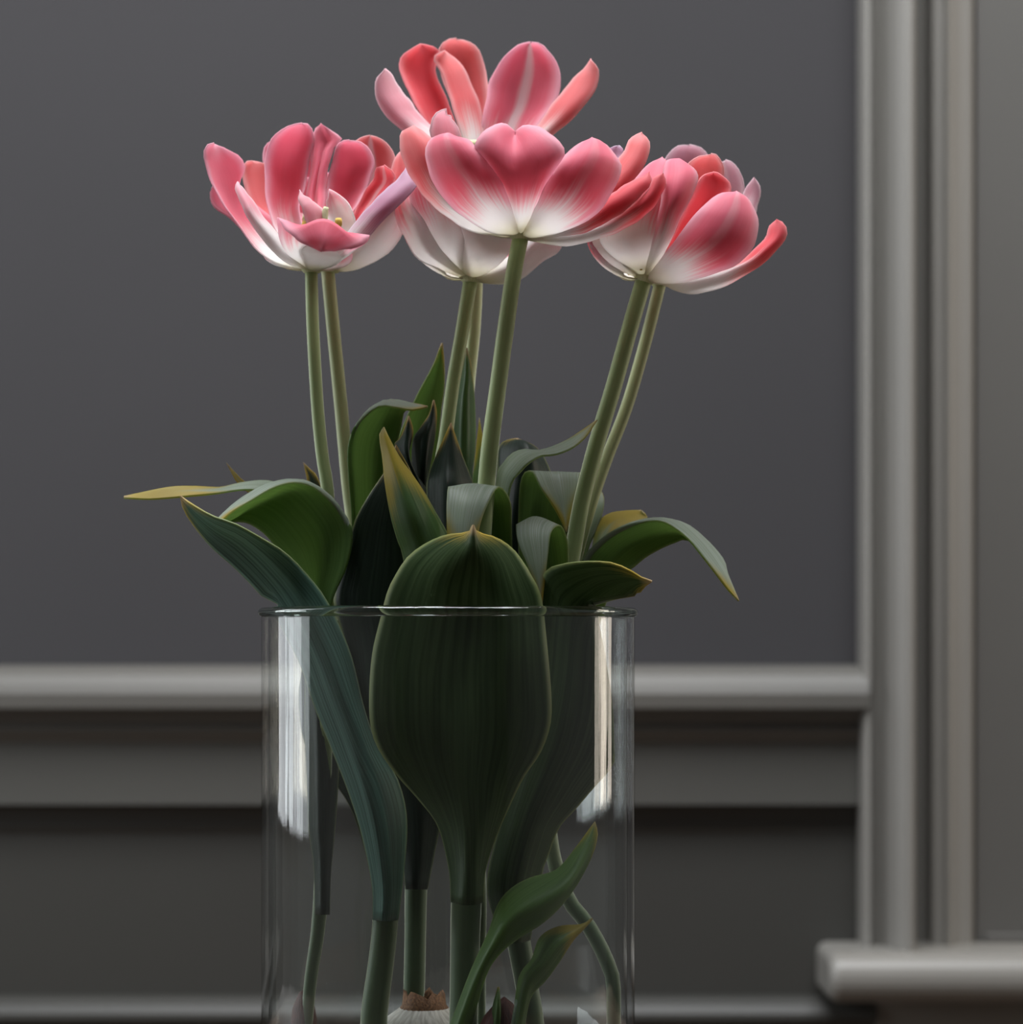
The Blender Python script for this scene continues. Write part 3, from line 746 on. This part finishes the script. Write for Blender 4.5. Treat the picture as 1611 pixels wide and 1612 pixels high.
T.leaf([d3([(520, 1100), (505, 900), (490, 800), (484, 757), (478, 728)], 40, 50, 55), d3([(545, 1100), (535, 900), (515, 800), (500, 752), (490, 740), (478, 728)], 40, 50, 55)], .93, 'dark')
T.bulb(478, 1562, 8, 20, M_skin, 3.0)

# ---- back right tulip
T = Tulip('tulip mostly hidden behind the right flower, pale petal tips showing', (1040, 445), 34)
T.flower()
T.petal([(1038, 445), (1030, 360), (1036, 290), (1048, 250), (1065, 232), (1085, 229)], [(1044, 445), (1090, 360), (1115, 300), (1120, 260), (1108, 236), (1085, 229)], (0, 24, 30), (0, 24, 30), 12, 'mauve', .60, 0)
T.petal([(1042, 445), (1090, 360), (1120, 300), (1130, 260), (1142, 252)], [(1046, 446), (1125, 380), (1165, 320), (1171, 287), (1164, 267), (1152, 256), (1142, 252)], (0, 14, 14), (0, 2, 8), 8, 'mauve', .45, .4)
T.petal([(1044, 446), (1120, 380), (1165, 315), (1174, 297), (1186, 280)], [(1044, 448), (1130, 415), (1186, 345), (1194, 320), (1198, 298), (1186, 280)], (0, 0, -2), (0, -8, -4), -4, 'mauve', .75, 0)
for az, h, r, w in ((90, 175, 105, 85), (160, 160, 90, 70), (-60, 100, 90, 70)):
    T.cup(az, h, r, w, 'pale', .5)
T.stem([(981, 1640, 8, 11), (969, 1556, 8, 11.5), (952, 1505, 10, 12), (925, 1455, 12, 12), (893, 1412, 14, 12), (868, 1330, 16, 12), (862, 1200, 18, 11), (880, 1000, 24, 10), (908, 875, 28, 10), (932, 790, 30, 10), (956, 720, 32, 10), (987, 640, 34, 10), (1016, 540, 34, 10), (1040, 445, 34, 10)], M_stem_pale)
T.leaf([d3([(880, 1100), (890, 950), (905, 830), (912, 780), (925, 765), (940, 770)], 20, 40, 46), d3([(935, 1100), (918, 950), (925, 870), (942, 830), (951, 797), (950, 780), (942, 769)], 20, 32, 46)], .99, 'grey')
T.leaf([d3([(900, 1100), (915, 950), (932, 870), (940, 828), (958, 810), (985, 805), (1010, 804)], 20, 34, 40), d3([(925, 1100), (935, 950), (952, 880), (968, 845), (990, 828), (1008, 822), (1020, 815), (1010, 804)], 12, 20, 30)], .72, 'grey', bulge=-4)
T.bulb(985, 1650, 8, 26, M_bulb)

# ---- right tulip
T = Tulip('right tulip leaning outwards with a petal tip curling away', (1015, 440), -8)
T.flower((.25, 0, 1))
T.petal([(1010, 440), (989, 431), (963, 420), (938, 399), (928, 378), (940, 340), (965, 310)], [(1018, 436), (995, 412), (970, 390), (958, 368), (960, 335), (965, 310)], (0, -4, 4), (0, -10, 0), -6, 'pale', .85, 0)
T.petal([(1010, 439), (958, 397), (944, 370), (960, 325), (1000, 280), (1024, 257), (1043, 250)], [(1018, 438), (1034, 379), (1045, 339), (1054, 294), (1056, 262), (1043, 250)], (0, -22, -10), (0, -30, -14), -8, 'rose', .55, 0, wave=1)
T.petal([(1011, 440), (1030, 372), (1041, 312), (1045, 262), (1055, 252), (1068, 250)], [(1022, 438), (1056, 379), (1072, 339), (1092, 303), (1100, 283), (1094, 268), (1080, 255), (1068, 250)], (0, -34, -20), (0, -30, -22), -9, 'rose', .46, 0)
T.petal([(1018, 437), (1052, 382), (1078, 332), (1098, 288), (1110, 274), (1124, 271)], [(1024, 437), (1085, 370), (1120, 330), (1149, 306), (1148, 290), (1136, 275), (1124, 271)], (0, -14, -8), (0, -10, -8), 8, 'red', .26, 0)
T.petal([(1016, 440), (1052, 394), (1074, 363), (1092, 339), (1110, 323), (1136, 306), (1158, 303)], [(1020, 444), (1060, 446), (1101, 438), (1146, 422), (1170, 409), (1187, 388), (1193, 361), (1190, 332), (1177, 312), (1158, 303)], (0, -40, -34), (0, -36, -26), -10, 'rose', .42, .35)
T.petal([(1020, 442), (1101, 434), (1150, 418), (1180, 401), (1204, 377), (1210, 357), (1222, 346)], [(1014, 443), (1043, 448), (1065, 458), (1090, 463), (1112, 459), (1144, 448), (1182, 428), (1213, 406), (1233, 381), (1239, 364), (1233, 351), (1222, 346)], (0, -10, -4), (0, -8, -10), -8, 'red', .58, 0)
T.petal([(1016, 436), (1060, 340), (1080, 290), (1082, 262), (1096, 248), (1118, 243)], [(1022, 436), (1100, 360), (1128, 310), (1140, 272), (1138, 255), (1128, 245), (1118, 243)], (0, 14, 12), (0, 8, 10), 9, 'salmon', .30, 0)
T.cup(90, 140, 110, 85, 'rose', .4, 0, (30, 0)); T.cup(40, 130, 110, 85, 'rose', .4, 0, (30, 0)); T.cup(150, 140, 100, 80, 'rose', .4, 0, (20, 0))
T.stem([(842, 1640, -12, 18), (836, 1590, -12, 18), (822, 1510, -12, 18), (815, 1470, -12, 19), (812, 1400, -12, 19), (830, 1250, -12, 15), (862, 1050, -10, 13), (898, 890, -10, 13), (915, 795, -10, 13), (939, 700, -10, 13), (966, 610, -10, 13), (991, 520, -9, 13), (1014, 440, -8, 13)])
# wide leaf over the right rim
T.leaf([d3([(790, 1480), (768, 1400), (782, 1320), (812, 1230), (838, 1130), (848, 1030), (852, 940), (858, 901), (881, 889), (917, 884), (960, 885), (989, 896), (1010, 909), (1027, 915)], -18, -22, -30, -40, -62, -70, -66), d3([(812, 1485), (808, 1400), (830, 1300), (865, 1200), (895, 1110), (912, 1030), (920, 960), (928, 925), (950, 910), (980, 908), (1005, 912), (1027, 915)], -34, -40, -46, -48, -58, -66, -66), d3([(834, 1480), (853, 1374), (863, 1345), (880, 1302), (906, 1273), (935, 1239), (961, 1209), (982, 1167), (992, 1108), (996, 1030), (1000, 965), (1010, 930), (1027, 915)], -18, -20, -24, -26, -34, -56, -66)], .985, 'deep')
T.leaf([d3([(872, 1100), (900, 950), (926, 884), (950, 856), (972, 840), (998, 828), (1022, 821), (1044, 822), (1066, 834), (1086, 851), (1106, 876), (1127, 903), (1145, 927), (1163, 946)], 2, 2, 2, 0, -12, -20, -24, -26), d3([(870, 1100), (895, 950), (920, 881), (942, 854), (965, 837), (993, 824), (1018, 818), (1040, 816), (1060, 819), (1084, 827), (1108, 846), (1129, 868), (1140, 884), (1145, 903), (1163, 946)], 0, 0, 0, 2, 2, 0, -10, -26), d3([(890, 1100), (922, 955), (955, 892), (985, 862), (1010, 850), (1035, 840), (1060, 838), (1082, 843), (1106, 862), (1128, 888), (1144, 915), (1163, 946)], 8, 10, 12, 14, 12, 8, -6, -26), d3([(915, 1100), (950, 960), (975, 910), (997, 893), (1018, 876), (1043, 862), (1065, 853), (1082, 849), (1106, 868), (1127, 893), (1145, 921), (1163, 946)], 0, 0, 2, 6, 8, 8, -4, -26)], .93, 'mid', inside=.3)
T.leaf([d3([(822, 1080), (818, 900), (817, 808), (822, 752), (838, 743), (852, 768), (874, 801), (886, 824), (892, 838)], 20, 14, -6, -10), d3([(850, 1080), (855, 900), (862, 808), (868, 755), (875, 744), (882, 770), (888, 805), (892, 838)], 30, 24, 4, -10), d3([(890, 1080), (905, 900), (915, 808), (921, 760), (914, 745), (912, 765), (905, 795), (898, 820), (892, 838)], 20, 14, -4, -10)], .90, 'mid')
T.leaf([d3([(835, 1080), (845, 960), (838, 880), (822, 835), (813, 827), (816, 855), (830, 887), (846, 930), (854, 953)], -20, -24, -40, -44), d3([(860, 1080), (872, 960), (868, 880), (855, 830), (842, 814), (842, 840), (846, 880), (851, 920), (854, 953)], -14, -16, -42, -44), d3([(888, 1080), (895, 960), (895, 880), (892, 848), (882, 828), (868, 838), (863, 873), (859, 910), (854, 953)], -20, -22, -42, -44)], .90, 'fresh')
T.bulb(842, 1640, -12, 62, M_skin)

# ---- front tulip
T = Tulip('front tulip with a heart-notched middle petal and a thick straight stem', (820, 372), -35)
T.flower()
# petals at the back and sides
T.petal([(815, 372), (748, 366), (710, 345), (680, 321), (655, 292), (637, 256), (629, 224), (632, 206), (652, 199)], [(819, 368), (750, 330), (710, 290), (695, 255), (688, 232), (676, 213), (652, 199)], (0, -4, -2), (0, -16, -6), -10, 'salmon', .52, 0)
T.petal([(818, 366), (740, 320), (705, 270), (688, 235), (677, 210), (682, 190), (684, 181), (692, 177), (697, 170), (701, 171)], [(821, 366), (770, 310), (745, 265), (730, 232), (724, 206), (720, 194), (713, 189), (713, 181), (705, 180), (701, 171)], (0, 14, 6), (0, 20, 8), 6, 'pale', .50, 0, wave=2, ruffle=.9)
T.petal([(815, 372), (772, 366), (728, 340), (692, 302), (674, 262), (670, 236), (684, 217), (708, 212)], [(820, 370), (808, 330), (790, 288), (768, 253), (748, 232), (732, 219), (708, 212)], (0, -26, -26), (0, -44, -34), -12, 'rose', .45, .25)
T.petal([(818, 371), (806, 330), (788, 285), (764, 252), (746, 231), (757, 212), (780, 198), (797, 197), (811, 209)], [(822, 371), (840, 336), (855, 300), (872, 272), (888, 244), (880, 224), (860, 205), (838, 196), (824, 197), (811, 209)], (0, -44, -34), (0, -44, -34), -9, 'rose', .40, 0, M=[(820, 371), (816, 340), (814, 300), (812, 260), (811, 230), (811, 209)], dM=(0, -40, -30), crease=3, power=.5)
T.petal([(821, 370), (846, 321), (857, 293), (874, 264), (891, 244), (914, 226), (932, 219)], [(823, 375), (850, 373), (897, 361), (937, 338), (966, 301), (977, 270), (973, 252), (953, 226), (932, 219)], (0, -40, -30), (0, -26, -20), -13, 'rose', .44, .2)
T.petal([(820, 368), (900, 320), (950, 280), (978, 244), (994, 219), (1010, 209)], [(822, 372), (914, 350), (965, 313), (1005, 276), (1021, 246), (1022, 220), (1010, 209)], (0, -6, 0), (0, -12, -6), -6, 'salmon', .50, 0)
T.petal([(820, 368), (880, 310), (930, 262), (960, 236), (975, 229)], [(824, 368), (905, 310), (955, 272), (982, 244), (975, 229)], (0, 16, 14), (0, 10, 10), 4, 'lavender', .4, 0)
T.petal([(822, 372), (900, 350), (950, 312), (1000, 284), (1022, 271)], [(822, 375), (900, 370), (943, 356), (985, 330), (1010, 308), (1026, 286), (1022, 271)], (0, -18, -12), (0, -20, -12), -4, 'red', .44, 0)
T.petal([(823, 374), (914, 364), (971, 343), (1010, 312), (1024, 296), (1030, 278), (1044, 273)], [(819, 375), (842, 380), (870, 385), (900, 386), (943, 376), (985, 358), (1023, 333), (1045, 298), (1047, 280), (1044, 273)], (0, -14, -14), (0, -8, -12), -6, 'red', .60, 0)
for az, h, r, w in ((90, 130, 115, 90), (45, 128, 115, 80), (140, 128, 112, 80)):
    T.cup(az, h, r, w, 'rose', .4)
T.stem([(729, 1640, -35, 22), (731, 1560, -35, 22), (733, 1460, -35, 23), (735, 1400, -35, 24), (740, 1200, -34, 16), (752, 950, -33, 14), (766, 765, -33, 13.5), (772, 700, -34, 13.5), (784, 610, -35, 13), (796, 520, -35, 13), (809, 430, -35, 12.5), (820, 372, -35, 12.5)])
# big front leaf
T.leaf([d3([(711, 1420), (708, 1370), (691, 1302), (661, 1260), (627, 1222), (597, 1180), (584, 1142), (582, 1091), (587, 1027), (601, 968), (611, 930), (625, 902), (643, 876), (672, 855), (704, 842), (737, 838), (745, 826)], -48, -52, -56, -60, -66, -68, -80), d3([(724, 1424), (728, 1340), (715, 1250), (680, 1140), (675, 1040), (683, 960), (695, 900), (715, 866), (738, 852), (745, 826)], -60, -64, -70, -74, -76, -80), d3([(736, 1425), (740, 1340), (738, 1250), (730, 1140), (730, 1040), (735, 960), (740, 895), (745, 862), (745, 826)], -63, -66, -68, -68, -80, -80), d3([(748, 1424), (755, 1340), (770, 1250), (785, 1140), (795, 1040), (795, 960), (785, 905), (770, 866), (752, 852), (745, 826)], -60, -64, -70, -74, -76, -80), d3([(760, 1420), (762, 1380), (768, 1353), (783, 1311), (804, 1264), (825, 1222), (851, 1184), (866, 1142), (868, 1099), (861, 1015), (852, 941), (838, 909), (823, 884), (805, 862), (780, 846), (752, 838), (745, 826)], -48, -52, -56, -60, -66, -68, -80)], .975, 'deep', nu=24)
T.leaf([d3([(690, 1200), (655, 1000), (636, 880), (626, 848), (616, 812), (607, 761), (603, 721), (598, 686), (604, 673)], -40, -48, -50), d3([(705, 1200), (695, 1000), (668, 870), (650, 810), (630, 750), (616, 710), (604, 673)], -50, -60, -50), d3([(735, 1200), (735, 1000), (715, 870), (703, 838), (686, 808), (669, 778), (649, 748), (629, 721), (612, 690), (604, 673)], -40, -48, -50)], .78, 'mid')
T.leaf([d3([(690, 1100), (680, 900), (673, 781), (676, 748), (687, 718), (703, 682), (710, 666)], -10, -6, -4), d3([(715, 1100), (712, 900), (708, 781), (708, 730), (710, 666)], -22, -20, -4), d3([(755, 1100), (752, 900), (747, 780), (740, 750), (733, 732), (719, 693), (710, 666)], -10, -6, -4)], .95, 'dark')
# leaf that bends over towards the big leaf
T.leaf([d3([(745, 1080), (752, 960), (748, 850), (730, 785), (708, 766), (704, 785), (704, 820), (706, 850), (722, 880)], -30, -30, -46, -52), d3([(775, 1080), (782, 960), (780, 850), (765, 780), (745, 762), (736, 785), (732, 820), (730, 850), (728, 885)], -20, -20, -50, -54), d3([(800, 1080), (806, 960), (805, 830), (803, 790), (786, 767), (770, 790), (757, 822), (750, 850), (734, 882)], -30, -30, -48, -52)], .90, 'fresh')
T.leaf([d3([(782, 1050), (785, 900), (782, 790), (784, 745), (793, 730), (806, 715), (825, 708), (852, 709), (888, 696), (917, 678), (940, 662)], -5, -10, -20, -20), d3([(810, 1050), (802, 900), (801, 790), (808, 757), (818, 745), (832, 730), (852, 718), (874, 716), (902, 705), (924, 686), (940, 662)], -12, -26, -38, -34, -20)], .93, 'grey', bulge=-3)
T.bulb(729, 1640, -35, 60, M_skin)

# ---- young shoots low in the vase
sh1 = thing('tulip_shoot', 'larger young green shoot with a yellow edge low inside the vase', 'plant shoot', (0, 0, 0), 'young shoots low in the vase')
patch('leaf', [d3([(700, 1640), (741, 1531), (770, 1467), (784, 1425), (804, 1400), (834, 1383), (876, 1370), (906, 1336), (937, 1294)], -50, -55, -50, -42), d3([(716, 1640), (752, 1540), (782, 1482), (810, 1445), (848, 1425), (885, 1400), (915, 1355), (937, 1294)], -58, -66, -66, -42), d3([(735, 1640), (762, 1543), (783, 1505), (817, 1476), (851, 1455), (880, 1429), (906, 1395), (929, 1353), (941, 1318), (937, 1294)], -50, -54, -50, -42)], leaf_mat(.93, 'fresh'), sh1, .9, 14, 40, inside=True)
tube('stem', [(716, 1660, -50, 9), (718, 1640, -50, 9), (735, 1580, -52, 10), (750, 1545, -54, 8)], M_stem_low, sh1, 12, 12)
sh2 = thing('tulip_shoot', 'smaller young green shoot with a yellow folded tip low inside the vase', 'plant shoot', (0, 0, 0), 'young shoots low in the vase')
patch('leaf', [d3([(806, 1640), (817, 1543), (838, 1510), (851, 1476), (880, 1459), (915, 1456), (933, 1446)], -48, -50, -46), d3([(814, 1640), (830, 1550), (856, 1515), (878, 1485), (905, 1468), (933, 1446)], -58, -62, -46), d3([(822, 1640), (834, 1573), (859, 1543), (880, 1514), (902, 1480), (918, 1463), (933, 1446)], -48, -52, -46)], leaf_mat(.72, 'fresh'), sh2, .9, 14, 36, inside=True)
tube('stem', [(812, 1665, -48, 8), (813, 1620, -50, 9), (820, 1575, -52, 8)], M_stem_low, sh2, 12, 10)
sh3 = thing('tulip_shoot', 'tiny pointed green sprout beside a dark red bulb', 'plant shoot', (0, 0, 0), 'young shoots low in the vase')
patch('leaf', [d3([(772, 1640), (776, 1590), (785, 1554)], -40, -42, -42), d3([(782, 1640), (785, 1590), (785, 1554)], -48, -50, -42), d3([(792, 1640), (788, 1590), (785, 1554)], -40, -42, -42)], leaf_mat(.90, 'fresh'), sh3, .9, 8, 16, inside=True)
K = CAM_D / FPX
lathe('bulb', [(0, -.035), (.008, -.034), (.013, -.026), (.0135, -.018), (.009, -.008), (.004, -.002), (0, .001)], pt(794, 1572, -38), M_skin, sh3, 20, False, .08)
